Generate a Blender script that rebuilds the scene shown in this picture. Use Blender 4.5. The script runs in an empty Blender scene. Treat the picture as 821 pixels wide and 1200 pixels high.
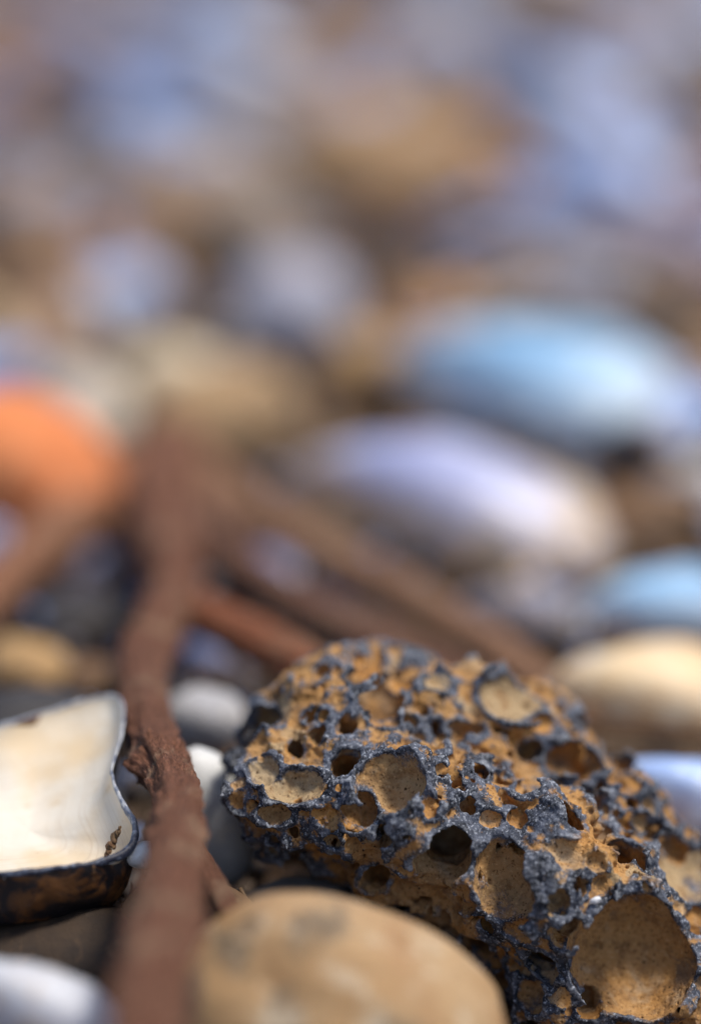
import bpy, math, random
import numpy as np
from mathutils import Vector, Matrix, Euler

# ------------------------------------------------------------------ camera, sky, sun, exposure
scene = bpy.context.scene
C = scene.collection
PITCH, FOCAL, SENS, CAM_H = math.radians(20.0), 100.0, 36.0, 0.187
FOCUS, FSTOP = 0.3635, 4.0
cam_d = bpy.data.cameras.new('camera'); cam = bpy.data.objects.new('camera', cam_d); C.objects.link(cam)
cam.location = (0, 0, CAM_H); cam.rotation_euler = (math.pi/2 - PITCH, 0, 0)
cam_d.sensor_fit = 'VERTICAL'; cam_d.sensor_height = SENS; cam_d.sensor_width = 24; cam_d.lens = FOCAL
cam_d.clip_start = 0.005; cam_d.clip_end = 500
cam_d.dof.use_dof = True; cam_d.dof.focus_distance = FOCUS; cam_d.dof.aperture_fstop = FSTOP
scene.camera = cam

SUN_EL, SUN_AZ = math.radians(66), math.radians(90)       # azimuth: clockwise from +y (away from the camera)
world = bpy.data.worlds.new('World'); scene.world = world; world.use_nodes = True
wn = world.node_tree.nodes; wl = world.node_tree.links
bg = wn['Background']; sky = wn.new('ShaderNodeTexSky'); sky.sky_type = 'NISHITA'; sky.sun_disc = False
sky.sun_elevation = SUN_EL; sky.sun_rotation = SUN_AZ; sky.air_density = 1.0; sky.dust_density = 2.0
wl.new(sky.outputs[0], bg.inputs[0]); bg.inputs[1].default_value = 0.062
sun_d = bpy.data.lights.new('sun', 'SUN'); sun = bpy.data.objects.new('sun', sun_d); C.objects.link(sun)
sun_d.energy = 1.5; sun_d.angle = math.radians(13); sun_d.color = (1, .93, .82)
sdir = Vector((math.sin(SUN_AZ)*math.cos(SUN_EL), math.cos(SUN_AZ)*math.cos(SUN_EL), math.sin(SUN_EL)))
sun.rotation_euler = sdir.to_track_quat('Z', 'Y').to_euler(); sun.location = (0.3, 0.5, 1.5)
scene.view_settings.view_transform = 'Standard'; scene.view_settings.look = 'None'
scene.view_settings.gamma = 1; scene.view_settings.use_curve_mapping = False
scene.view_settings.exposure = 1.25
scene.cycles.use_denoising = True
scene.cycles.max_bounces = 6

# ------------------------------------------------------------------ pixels of the 821x1200 photograph to points
FW = np.array([0, math.cos(PITCH), -math.sin(PITCH)]); UP = np.array([0, math.sin(PITCH), math.cos(PITCH)]); RT = np.array([1., 0, 0])
CAM = np.array([0, 0, CAM_H]); KX = SENS/FOCAL/1200.0
def ray(px, py): return FW + (px-410.5)*KX*RT + (600-py)*KX*UP
def P(px, py, d): return CAM + ray(px, py)*d
def PZ(px, py, z):
    r = ray(px, py); return CAM + r*((z-CAM_H)/r[2])
def depth(p): return float(np.dot(np.asarray(p)-CAM, FW))
def mpp(d): return KX*d                                     # metres per photograph pixel at depth d

rng = np.random.default_rng(11); random.seed(5)

# ------------------------------------------------------------------ noise in numpy
_LAT = np.random.default_rng(3).random((64, 64, 64)).astype(np.float32)*2-1
def vnoise(p, scale, seed=0):
    q = p*scale + seed*17.31; i = np.floor(q).astype(np.int64); f = (q-i).astype(np.float32); f = f*f*(3-2*f); i &= 63; j = (i+1) & 63
    x0, y0, z0 = i[..., 0], i[..., 1], i[..., 2]; x1, y1, z1 = j[..., 0], j[..., 1], j[..., 2]
    fx, fy, fz = f[..., 0], f[..., 1], f[..., 2]; L = _LAT
    a = L[x0, y0, z0]*(1-fx)+L[x1, y0, z0]*fx; b = L[x0, y1, z0]*(1-fx)+L[x1, y1, z0]*fx
    c = L[x0, y0, z1]*(1-fx)+L[x1, y0, z1]*fx; d = L[x0, y1, z1]*(1-fx)+L[x1, y1, z1]*fx
    return (a*(1-fy)+b*fy)*(1-fz)+(c*(1-fy)+d*fy)*fz
def fbm(p, scale, oct=3, seed=0):
    s = 0; a = 1
    for k in range(oct): s = s + a*vnoise(p, scale*2**k, seed+k); a *= .5
    return s
def sstep(a, b, x):
    t = np.clip((x-a)/(b-a), 0, 1); return t*t*(3-2*t)

# ------------------------------------------------------------------ mesh helpers
def mesh_np(name, verts, faces, attrs=None, smooth=True):
    me = bpy.data.meshes.new(name); verts = np.asarray(verts, np.float32)
    if isinstance(faces, np.ndarray):
        n, k = faces.shape
        me.vertices.add(len(verts)); me.vertices.foreach_set('co', verts.ravel())
        me.loops.add(n*k); me.loops.foreach_set('vertex_index', faces.astype(np.int32).ravel())
        me.polygons.add(n); me.polygons.foreach_set('loop_start', np.arange(0, n*k, k, dtype=np.int32))
        me.update(calc_edges=True); me.validate()
    else:
        me.from_pydata(verts.tolist(), [], faces); me.update()
    for k, v in (attrs or {}).items():
        v = np.asarray(v, np.float32)
        if v.ndim == 1: me.attributes.new(k, 'FLOAT', 'POINT').data.foreach_set('value', v)
        else: me.attributes.new(k, 'FLOAT_COLOR', 'POINT').data.foreach_set('color', np.c_[v, np.ones(len(v), np.float32)].astype(np.float32).ravel())
    if smooth: me.polygons.foreach_set('use_smooth', np.ones(len(me.polygons), bool))
    return me
def link(name, me, mat, parent=None, loc=None, rot=None):
    o = bpy.data.objects.new(name, me); C.objects.link(o)
    if me is not None and mat is not None: me.materials.append(mat)
    if parent is not None: o.parent = parent
    if loc is not None: o.location = Vector(loc)
    if rot is not None: o.rotation_euler = rot
    return o
def tag(o, label, cat, group=None, kind=None):
    if label: o['label'] = label
    if cat: o['category'] = cat
    if group: o['group'] = group
    if kind: o['kind'] = kind
    return o
def thing(name, label, cat, loc=(0, 0, 0), rot=None, group=None):
    return tag(link(name, None, None, None, loc, rot), label, cat, group)
def grid_faces(nu, nv, wrap=True, off=0):
    a, b = np.meshgrid(np.arange(nu-1), np.arange(nv if wrap else nv-1), indexing='ij')
    b2 = (b+1) % nv
    return np.stack([a*nv+b, a*nv+b2, (a+1)*nv+b2, (a+1)*nv+b], -1).reshape(-1, 4)+off

# ------------------------------------------------------------------ materials
class NT:
    def __init__(s, name, rough=.7, spec=.5):
        s.m = bpy.data.materials.new(name); s.m.use_nodes = True; s.n = s.m.node_tree.nodes; s.l = s.m.node_tree.links
        s.b = s.n['Principled BSDF']; s.set(s.b, 'Roughness', rough); s.set(s.b, 'Specular IOR Level', spec)
        s.co = s.n.new('ShaderNodeTexCoord').outputs['Object']
    def set(s, node, key, v):
        if hasattr(v, 'is_linked') or isinstance(v, bpy.types.NodeSocket): s.l.new(v, node.inputs[key])
        else:
            if isinstance(v, tuple) and len(v) == 3 and node.inputs[key].type == 'RGBA': v = (*v, 1)
            node.inputs[key].default_value = v
    def noise(s, scale, detail=4, rough=.6, vec=None, dist=0):
        n = s.n.new('ShaderNodeTexNoise'); s.set(n, 'Scale', scale); s.set(n, 'Detail', detail); s.set(n, 'Roughness', rough); s.set(n, 'Distortion', dist)
        s.l.new(vec or s.co, n.inputs['Vector']); return n.outputs['Fac']
    def vor(s, scale, feature='F1', vec=None):
        n = s.n.new('ShaderNodeTexVoronoi'); n.feature = feature; s.set(n, 'Scale', scale); s.l.new(vec or s.co, n.inputs['Vector']); return n.outputs['Distance']
    def attr(s, name, out='Fac'):
        n = s.n.new('ShaderNodeAttribute'); n.attribute_name = name; return n.outputs[out]
    def ramp(s, fac, a, b):
        n = s.n.new('ShaderNodeMapRange'); n.interpolation_type = 'SMOOTHSTEP'; s.set(n, 0, fac); s.set(n, 1, a); s.set(n, 2, b); return n.outputs[0]
    def mix(s, fac, a, b, mode='MIX'):
        n = s.n.new('ShaderNodeMix'); n.data_type = 'RGBA'; n.blend_type = mode; s.set(n, 0, fac); s.set(n, 6, a); s.set(n, 7, b); return n.outputs[2]
    def math(s, op, a, b=0.0, c=None):
        n = s.n.new('ShaderNodeMath'); n.operation = op; s.set(n, 0, a); s.set(n, 1, b)
        if c is not None: s.set(n, 2, c)
        return n.outputs[0]
    def col(s, c): s.set(s.b, 'Base Color', c)
    def bump(s, h, dist, strength=1.0):
        n = s.n.new('ShaderNodeBump'); s.set(n, 'Height', h); s.set(n, 'Distance', dist); s.set(n, 'Strength', strength)
        s.l.new(n.outputs[0], s.b.inputs['Normal'])

def rock_mat():
    t = NT('bubbly_slag', .9, .25)
    crust = t.attr('crust'); fine = t.noise(1900, 5, .7); mid = t.noise(420, 4, .6); low = t.noise(95, 3, .5)
    tone = t.math('ADD', t.attr('tone'), t.math('MULTIPLY', t.math('SUBTRACT', low, .5), .9))
    och = t.mix(t.ramp(tone, .15, .95), (.44, .222, .068), (.40, .29, .165))
    och = t.mix(t.math('MULTIPLY', t.ramp(mid, .46, .66), .8), och, (.24, .13, .055))
    och = t.mix(t.math('MULTIPLY', t.ramp(t.noise(140, 4, .6, dist=.5), .52, .68), .6), och, (.48, .38, .26))        # pale dusty film
    och = t.mix(t.math('MULTIPLY', t.ramp(fine, .57, .68), .6), och, (.66, .47, .25))
    och = t.mix(t.math('MULTIPLY', t.ramp(fine, .45, .35), .8), och, (.10, .050, .018))
    och = t.mix(t.math('MULTIPLY', t.ramp(t.noise(210, 5, .7, dist=.8), .54, .66), .65), och, (.15, .105, .075))   # grey-brown dirt
    pores = t.ramp(t.vor(1000), .24, .10)
    och = t.mix(t.math('MULTIPLY', pores, t.ramp(t.noise(300, 3), .45, .6)), och, (.06, .032, .014))
    gry = t.mix(t.ramp(mid, .35, .66), (.020, .023, .032), (.105, .118, .155))
    gry = t.mix(t.math('MULTIPLY', t.ramp(t.noise(2300, 4, .75), .53, .66), .9), gry, (.46, .49, .56))             # salt specks
    gry = t.mix(t.math('MULTIPLY', t.math('MULTIPLY', t.attr('worn'), t.ramp(t.noise(700, 4, .7), .44, .62)), .75), gry, (.36, .38, .42))
    gry = t.mix(t.math('MULTIPLY', t.ramp(fine, .46, .35), .75), gry, (.014, .015, .02))
    c = t.math('ADD', crust, t.math('MULTIPLY', t.math('SUBTRACT', t.noise(430, 6, .72), .5), 1.05))
    t.col(t.mix(t.ramp(c, .33, .66), och, gry))
    h = t.math('ADD', t.math('MULTIPLY', fine, .8), t.math('MULTIPLY', t.ramp(t.vor(1300), .0, .35), .6))
    t.bump(h, .00026, .9)
    return t.m
def stone_mat(name, c1, c2, c3=None, scale=70, rough=.75, bump=.0002, spec=.35):
    t = NT(name, rough, spec)
    c = t.mix(t.ramp(t.noise(scale, 4, .6), .35, .65), c1, c2)
    if c3: c = t.mix(t.ramp(t.noise(scale*1.7, 5, .65, dist=.6), .55, .68), c, c3)
    f = t.noise(scale*16, 4, .7)
    c = t.mix(t.math('MULTIPLY', t.ramp(f, .52, .75), .35), c, tuple(min(1, x*1.7) for x in c1))
    c = t.mix(t.math('MULTIPLY', t.ramp(f, .45, .28), .45), c, tuple(x*.35 for x in c2))
    t.col(c); t.bump(t.math('ADD', f, t.noise(scale*4, 4)), bump, .6); return t.m
def shell_mat(name, c_mid, c_edge, rough=.38, spec=.6, worn=None, edge=(.35, .95)):
    t = NT(name, rough, spec); e = t.attr('edge')
    e2 = t.math('ADD', e, t.math('MULTIPLY', t.math('SUBTRACT', t.noise(70, 4), .5), .35))
    rings = t.n.new('ShaderNodeTexNoise'); rings.noise_dimensions = '1D'; t.set(rings, 'W', e2); t.set(rings, 'Scale', 26); t.set(rings, 'Detail', 4)
    r = rings.outputs['Fac']
    c = t.mix(t.ramp(e2, *edge), c_mid, c_edge)
    c = t.mix(t.math('MULTIPLY', t.ramp(r, .40, .70), .45), c, tuple(x*.45 for x in c_mid))
    c = t.mix(t.math('MULTIPLY', t.ramp(t.noise(95, 5, .7, dist=.6), .47, .60), .8), c, worn or tuple(min(.85, x*1.25+.12) for x in c_mid))
    t.col(c); t.bump(t.math('ADD', r, t.math('MULTIPLY', t.noise(900, 4), .3)), .0003, .5); return t.m
def wood_mat(name, c1, c2, dark, scale=1.0):
    t = NT(name, .8, .3); v = t.attr('grain', 'Vector')
    g = t.noise(3.4*scale, 7, .7, vec=v, dist=.6); f = t.noise(17*scale, 4, .75, vec=v)
    c = t.mix(t.ramp(g, .35, .65), c1, c2)
    c = t.mix(t.math('MULTIPLY', t.ramp(f, .50, .66), .75), c, tuple(min(1, x*1.7+.03) for x in c1))
    c = t.mix(t.ramp(t.math('ADD', g, t.math('MULTIPLY', f, .5)), .70, .54), c, dark)
    c = t.mix(t.math('MULTIPLY', t.ramp(t.noise(5*scale, 5, .7, vec=v, dist=1.0), .55, .64), .6), c, tuple(x*1.9+.03 for x in c1))
    c = t.mix(t.math('MULTIPLY', t.ramp(t.noise(150, 5, .7), .52, .64), .6), c, (.42, .27, .17))
    t.col(c); t.bump(t.math('ADD', g, t.math('MULTIPLY', f, .5)), .0011, 1.0); return t.m
M_ROCK = rock_mat()

# ------------------------------------------------------------------ setting: sandy ground and its uncountable grit
def build_ground():
    xs = np.concatenate([-np.geomspace(60, .6, 14), np.linspace(-.55, .55, 90), np.geomspace(.6, 60, 14)])
    ys = np.concatenate([-np.geomspace(60, .25, 12), np.linspace(-.2, 1.8, 150), np.geomspace(1.9, 90, 16)])
    X, Y = np.meshgrid(xs, ys, indexing='ij'); p = np.stack([X, Y, X*0], -1)
    Z = fbm(p, 18, 3, 2)*.004 - .002
    far = np.clip((np.hypot(X, Y-.6)-1)/6, 0, 1); Z = Z + fbm(p, .4, 3, 9)*.08*far
    v = np.stack([X, Y, Z], -1).reshape(-1, 3)
    t = NT('beach_sand', .9, .25)
    c = t.mix(t.ramp(t.noise(22, 5, .6), .35, .65), (.12, .07, .04), (.23, .15, .085))
    c = t.mix(t.ramp(t.noise(260, 5, .7), .5, .7), c, (.36, .31, .27)); c = t.mix(t.ramp(t.noise(900, 4, .7), .48, .36), c, (.07, .05, .04))
    t.col(c); t.bump(t.math('ADD', t.noise(700, 5, .7), t.noise(150, 4)), .002, .8)
    o = link('ground', mesh_np('ground', v, grid_faces(len(xs), len(ys), False)[:, ::-1], None), t.m); tag(o, 'brown shell sand of the beach under everything', None, kind='structure')
build_ground()

def ico(sub):
    import bmesh
    bm = bmesh.new(); bmesh.ops.create_icosphere(bm, subdivisions=sub, radius=1); bm.verts.ensure_lookup_table()
    v = np.array([w.co[:] for w in bm.verts], np.float32); f = np.array([[w.index for w in q.verts] for q in bm.faces]); bm.free(); return v, f
ICO2, ICO3, ICO4, ICO5 = ico(2), ico(3), ico(4), ico(5)
def rotm(rx, ry, rz): return np.array(Euler((rx, ry, rz)).to_matrix())

# ------------------------------------------------------------------ shells and pebbles
def mussel_arrays(L, W, D, nr=22, na=56, seed=0, th=.0011):
    """half of a mussel: umbo at -x, dome up; returns outer verts, inner verts, faces, edge attr"""
    a = np.linspace(0, 2*math.pi, na, endpoint=False); u = (np.cos(a)+1)/2
    wid = np.where(np.sin(a) > 0, 1.08, .78)*np.sin(np.arccos(2*u-1))*(.55+.55*u)
    ox = (u-.5)*L; oy = np.sign(np.sin(a))*wid*W*.5
    r = np.linspace(0, 1, nr)**.8
    cx, cy = -.10*L, .02*W
    X = cx+(ox-cx)[None]*r[:, None]; Y = cy+(oy-cy)[None]*r[:, None]
    Z = D*(1-r**2.3)[:, None]**.72*np.ones(na)[None]
    p = np.stack([X, Y, Z], -1)
    n = fbm(p, 2.2/L*2, 3, seed)*.035*L*(.25+r[:, None])
    Z = Z+n*.5; p = np.stack([X, Y+n*.5, Z], -1)
    inner = p.copy(); k = (1-th/(.5*W)); inner[..., 0] = cx+(p[..., 0]-cx)*k; inner[..., 1] = cy+(p[..., 1]-cy)*k; inner[..., 2] = p[..., 2]-th
    inner[-1] = p[-1]
    e = np.repeat(r, na)
    return p.reshape(-1, 3), inner.reshape(-1, 3), grid_faces(nr, na)[:, ::-1], e
SHELLMATS = {}
def smat(key, *a, **k):
    if key not in SHELLMATS: SHELLMATS[key] = shell_mat(key, *a, **k)
    return SHELLMATS[key]
def mussel(name, label, cat, px, py, z, Lpx, mats, yaw=0, tilt=(0, 0), W=.52, D=.24, up=True, seed=0, group=None):
    pos = PZ(px, py, z); s = mpp(depth(pos)); L = Lpx*s
    o, i, f, e = mussel_arrays(L, W*L, D*L, seed=seed)
    R = Matrix.Rotation(math.radians(yaw), 3, 'Z') @ Euler((math.radians(tilt[0]), math.radians(tilt[1]), 0)).to_matrix()
    if not up: R = R @ Matrix.Rotation(math.pi, 3, 'X')
    off = np.array([0, 0, D*L*.45])
    t = thing(name, label, cat, pos, R.to_euler(), group)
    link('outer_skin', mesh_np('outer_skin', o-off, f, {'edge': e}), mats[0], t)
    link('inner_lining', mesh_np('inner_lining', i-off, f[:, ::-1].copy(), {'edge': e}), mats[1], t)
    return t
def pebble_arrays(size, seed, sub=ICO4, lump=.18, sq=.85):
    v, f = sub; v = v.copy()
    v = np.sign(v)*np.abs(v)**sq; v /= np.linalg.norm(v, axis=1, keepdims=True)**.6
    v = v*(1+lump*fbm(v, .8, 2, seed)[:, None]+lump*.25*fbm(v, 2.6, 2, seed+5)[:, None])
    return v*np.array(size)*.5, f
def pebble(name, label, cat, px, py, z, wpx, mat, asp=(1, .8, .6), yaw=0, tilt=(0, 0), seed=0, lump=.18, d=None, group=None, sub=ICO4):
    pos = P(px, py, d) if d else PZ(px, py, z); w = wpx*mpp(depth(pos))
    v, f = pebble_arrays([w*asp[0], w*asp[1], w*asp[2]], seed, sub, lump)
    R = Matrix.Rotation(math.radians(yaw), 3, 'Z') @ Euler((math.radians(tilt[0]), math.radians(tilt[1]), 0)).to_matrix()
    return tag(link(name, mesh_np(name, v, f), mat, None, pos, R.to_euler()), label, cat, group)

# ------------------------------------------------------------------ the bubbly slag rock
def surface_nets(f, h, org):
    s = f < 0; nx, ny, nz = f.shape
    cnt = np.zeros((nx-1, ny-1, nz-1), np.uint8)
    for a in (0, 1):
        for b in (0, 1):
            for c in (0, 1): cnt += s[a:nx-1+a, b:ny-1+b, c:nz-1+c]
    I, J, K = np.nonzero((cnt > 0) & (cnt < 8)); n = len(I)
    idx = np.full(cnt.shape, -1, np.int32); idx[I, J, K] = np.arange(n, dtype=np.int32); del cnt
    acc = np.zeros((n, 3)); num = np.zeros(n)
    cor = [(a, b, c) for a in (0, 1) for b in (0, 1) for c in (0, 1)]
    val = {k: f[I+k[0], J+k[1], K+k[2]] for k in cor}
    for k in cor:
        for ax in range(3):
            if k[ax]: continue
            k2 = list(k); k2[ax] = 1; va, vb = val[k], val[tuple(k2)]
            m = (va < 0) != (vb < 0); t = np.where(m, va/np.where(m, va-vb, 1), 0)
            for q in range(3): acc[:, q] += np.where(m, k[q]+(t if q == ax else 0), 0)
            num += m
    v = (acc/num[:, None]+np.stack([I, J, K], 1))*h+org
    quads = []
    for ax in range(3):
        sl = [slice(1, -1)]*3; sl[ax] = slice(0, -1); sl2 = list(sl); sl2[ax] = slice(1, None)
        A, B = s[tuple(sl)], s[tuple(sl2)]
        E = np.stack(np.nonzero(A != B), 1); inside = A[tuple(E.T)]
        E = E+np.array([0 if q == ax else 1 for q in range(3)])
        u, w = (ax+1) % 3, (ax+2) % 3; c = []
        for du, dw in ((-1, -1), (0, -1), (0, 0), (-1, 0)):
            e = E.copy(); e[:, u] += du; e[:, w] += dw; c.append(idx[e[:, 0], e[:, 1], e[:, 2]])
        q = np.stack(c, 1); q[~inside] = q[~inside][:, ::-1]; quads.append(q)
    return v, np.concatenate(quads)
def biggest(v, q):
    lab = np.arange(len(v)); e = np.concatenate([q[:, [0, 1]], q[:, [1, 2]], q[:, [2, 3]]])
    for it in range(200):
        m = np.minimum(lab[e[:, 0]], lab[e[:, 1]]); old = lab.copy()
        np.minimum.at(lab, lab[e[:, 0]], m); np.minimum.at(lab, lab[e[:, 1]], m)
        np.minimum.at(lab, e[:, 0], m); np.minimum.at(lab, e[:, 1], m)
        lab = lab[lab]
        if (lab == old).all(): break
    u, n = np.unique(lab, return_counts=True); keep = lab == u[n.argmax()]
    mp = np.cumsum(keep)-1; q = q[keep[q[:, 0]]]; return v[keep], mp[q], keep

HULL = [(338, 925, .373, 56), (352, 902, .380, 62), (425, 880, .384, 103), (515, 902, .388, 105), (598, 936, .390, 100), (674, 978, .388, 98),
        (735, 1042, .384, 82), (812, 1128, .382, 60), (562, 1000, .377, 102), (470, 945, .372, 86), (670, 1065, .374, 110), (765, 1135, .377, 116),
        (668, 1125, .383, 92), (600, 970, .405, 112), (690, 1092, .400, 118), (650, 1240, .400, 105), (765, 1230, .388, 120)]
# bubbles seen in the photograph: px, py, rim radius px, aspect y/x, depth factor (sphere radius / rim radius; negative = centre inside the stone)
BUB = [(458, 914, 40, 1, 1.15), (405, 898, 17, 1.1, -1.05), (418, 955, 22, .8, -1.02), (450, 983, 13, 1, -1.05), (471, 977, 8, 1.1, -1.1),
       (518, 1004, 33, 1, -1.02), (592, 1038, 37, 1.45, 1.04), (655, 972, 25, 1.2, -1.0), (733, 1008, 25, 1, -1.05), (742, 1120, 73, 1.02, 1.12), (806, 1020, 48, .8, 1.5),
       (598, 828, 46, .62, 1.5), (672, 893, 26, .85, -1.1), (562, 905, 14, .8, -1.1), (515, 903, 10, 1, -1.1), (505, 850, 11, 1.1, -1.1), (482, 845, 7, 1.5, -1.1),
       (435, 822, 34, .55, -1.02), (428, 790, 17, .9, -1.1), (372, 862, 10, .9, -1.1), (380, 838, 7, 1, 1), (346, 1005, 36, .9, -1.0), (682, 1040, 9, 1.1, -1.1),
       (608, 988, 12, 1, 1.05), (637, 1014, 11, 1, 1.0), (650, 1056, 17, 1, 1.1), (664, 1092, 21, 1, -1.0), (640, 1135, 22, .9, -1), (605, 1095, 22, .9, 1.05), (560, 1112, 20, 1, -1),
       (596, 1152, 20, .9, 1), (440, 1032, 17, 1, -1), (472, 1058, 17, 1.2, -1), (345, 922, 32, .7, 1.3), (322, 955, 18, .7, 1.2), (306, 900, 20, 1, 1.4),
       (507, 1073, 7, 1, -1.1), (522, 1074, 7, 1, -1.1), (493, 1068, 5, 1, -1.1), (735, 915, 22, .7, 1.1), (700, 935, 18, .8, -1), (772, 945, 20, .8, 1.1), (706, 975, 14, 1, 1.1),
       (620, 880, 22, .7, 1), (545, 945, 15, 1, 1.1), (575, 960, 13, .8, 1.1), (620, 925, 17, .8, -1), (470, 800, 22, .6, 1.2), (520, 800, 26, .6, 1.3), (545, 860, 18, .8, 1.2), (590, 890, 13, .8, -1.1),
       (480, 1020, 11, 1, 1.1), (545, 1060, 13, 1, 1.1), (700, 1012, 12, 1, 1.2), (620, 1165, 22, 1, 1.1), (665, 1165, 17, 1, 1), (395, 1000, 15, 1.2, -1), (400, 925, 9, 1, 1.1), (500, 940, 12, 1.4, 1.2), (452, 842, 17, .7, 1.2),
       (640, 850, 22, .6, 1.2), (780, 985, 15, .8, -1), (350, 880, 12, .8, -1.1), (325, 985, 10, 1, 1.1), (530, 1110, 15, 1, -1), (575, 1085, 12, 1, -1), (810, 1085, 14, 1, 1.1), (690, 1180, 16, .9, -1)]

def build_rock():
    h = .00021
    c = np.array([P(a, b, d) for a, b, d, r in HULL]); rr = np.array([r*mpp(d) for a, b, d, r in HULL])
    base = np.array([c[:, 0].mean(), c[:, 1].mean(), 0.0])
    lo = (c-rr[:, None]).min(0)-.003; hi = (c+rr[:, None]).max(0)+.003; lo[2] = max(lo[2], -.010)
    n = np.ceil((hi-lo)/h).astype(int)+1
    ax = [(lo[k]+np.arange(n[k])*h).astype(np.float32) for k in range(3)]
    def hull(p):
        k = .0035; s = 0
        for q, r in zip(c, rr): s = s+np.exp(-(np.linalg.norm(p-q, axis=-1)-r)/k)
        f = -k*np.log(s+1e-30)
        return f+fbm(p, 105, 2, 4)*.0030+.0024*np.abs(vnoise(p, 240, 8))-.0006
    # coarse hull, then interpolated to the fine grid
    st = 4
    cx = [a[::st] for a in ax]; cx = [np.append(a, a[-1]+st*h) for a in cx]
    G = np.stack(np.meshgrid(*cx, indexing='ij'), -1); fc = hull(G.astype(np.float64)).astype(np.float32)
    def up1(a, axis, m):
        t = np.arange(m)/st; i = np.minimum(t.astype(int), a.shape[axis]-2); w = (t-i).astype(np.float32)
        sh = [1, 1, 1]; sh[axis] = m; w = w.reshape(sh)
        return np.take(a, i, axis)*(1-w)+np.take(a, i+1, axis)*w
    f = up1(up1(up1(fc, 0, n[0]), 1, n[1]), 2, n[2]); f0c = fc
    def lattice(sp, seed):
        rg = np.random.default_rng(seed); m = [int(n[k]*h/sp)+3 for k in range(3)]; a = rg.random(m).astype(np.float32)*2-1
        for axn in range(3):
            t = np.arange(n[axn])*h/sp; i = t.astype(int); w = (t-i).astype(np.float32); w = w*w*(3-2*w); sh = [1, 1, 1]; sh[axn] = n[axn]; w = w.reshape(sh)
            a = np.take(a, i, axn)*(1-w)+np.take(a, i+1, axn)*w
        return a
    f += lattice(.0042, 5)*.0013; f += (np.abs(lattice(.0026, 1))-.3)*.0016; f += (np.abs(lattice(.0013, 2))-.3)*.00055; f += lattice(.0007, 3)*.00012
    # flat base just below the sand
    f = np.maximum(f, (-.004-ax[2])[None, None, :])
    def march(px, py):
        r = ray(px, py); d = .33
        for _ in range(80):
            v = float(hull((CAM+r*d)[None])[0])
            if v < 2e-5: return CAM+r*d, r/np.linalg.norm(r)
            d += v*.8
            if d > .46: return None
    def nrm(p):
        e = .0006; return np.array([float(hull((p+np.eye(3)[k]*e)[None])[0]-hull((p-np.eye(3)[k]*e)[None])[0]) for k in range(3)])
    TINT = {}; S = []                                        # centre, radius, axis stretch matrix rows, lip
    for px, py, r, asp, dep in BUB:
        hit = march(px, py)
        if hit is None: continue
        p, r3 = hit; g = nrm(p); g /= np.linalg.norm(g); dirv = (g-.7*r3); dirv /= np.linalg.norm(dirv)
        rim = r*mpp(depth(p)); R = (1.12 if r > 15 else 1.2)*abs(dep)*rim if dep < 0 else (1+(dep-1)*.55)*rim; off = math.sqrt(max(R*R-rim*rim, 0)); off = off-.28*rim if dep > 0 and dep < 1.3 else off-.05*rim if dep > 0 else (-.30*rim if r > 15 else -off-.10*rim)
        S.append((p+dirv*off, R, asp, 1, rim)); TINT[len(S)-1] = .95 if dep >= 1.3 else .15+.5*((px*7+py*3) % 10)/10
        if dep < 0:
            S.append((p-dirv*((1.5 if r <= 20 or py > 850 else .8)*rim)+np.cross(dirv, RT)*.25*rim, R*.92, 1, 0, rim))
            if r <= 20 or py > 960: S.append((p-dirv*(2.6*rim), R*.85, 1, 0, rim))
    big = [(s[0], s[1]) for s in S]; nhand = len(S)
    # random smaller bubbles spread over the whole hull
    r2 = np.random.default_rng(21)
    cand = r2.random((60000, 3))*(hi-lo)+lo
    fv = hull(cand); m = np.abs(fv) < .004; cand = cand[m]; fv = fv[m]
    for it in range(2):
        g = np.stack([hull(cand+np.eye(3)[k]*5e-4)-hull(cand-np.eye(3)[k]*5e-4) for k in range(3)], 1); g /= np.linalg.norm(g, axis=1, keepdims=True)+1e-9
        cand = cand-g*hull(cand)[:, None]
    placed = [(s[0], s[1]) for s in S]; bc = np.array([b[0] for b in big]); br = np.array([b[1] for b in big])
    vis = np.array([b[4] for b in S])
    pc = np.array([s[0] for s in S]); pr = np.array([s[1] for s in S])
    cnt = {0: 0, 1: 0, 2: 0, 3: 0}; lim = {0: 14, 1: 70, 2: 420, 3: 2000}; rads = {0: (.0022, .0046), 1: (.0010, .0021), 2: (.00045, .0010), 3: (.00024, .00045)}
    k = 0
    for tier in (0, 1, 2, 3):
        while cnt[tier] < lim[tier] and k < len(cand):
            p, nn = cand[k], g[k]; k += 1
            if p[2] < -.004 or (tier > 0 and float(vnoise(p[None], 190, 40+tier)[0]) < (-.15, -.15, .0, .05)[tier]): continue
            a, b = rads[tier]; R = a+(b-a)*r2.random()**1.6
            d = np.linalg.norm(pc-p, axis=1)
            if tier < 2 and ((d < .80*(pr+R)).any() or (d[:len(br)] < br+R+.0006)[br > .003].any()): continue
            if tier == 2 and (d < pr*.9+R*.3).any(): continue
            if tier == 3 and (d[:len(br)] < br-R*1.5).any() and r2.random() < .5: continue
            off = (-.8+r2.random()*1.0)*R if tier < 2 else (-.3+r2.random()*.5)*R
            q = p+nn*off
            S.append((q, R, .75+.5*r2.random(), 0 if tier > 1 else 1, R))
            if tier < 3: pc = np.vstack([pc, q]); pr = np.append(pr, R)
            cnt[tier] += 1
    # a few small pores inside the big bowls
    for (q, R) in big:
        if R < .0025: continue
        for _ in range(int(3+R*1500)):
            u = r2.normal(size=3); u /= np.linalg.norm(u)
            if np.dot(u, FW) < .2: continue
            S.append((q+u*R*1.0, .0002+.00045*r2.random()**2, .6+.9*r2.random(), 0, .0003))
    pr_ = r2.random((len(S), 6))*6.28; rt = r2.random(len(S))
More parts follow.
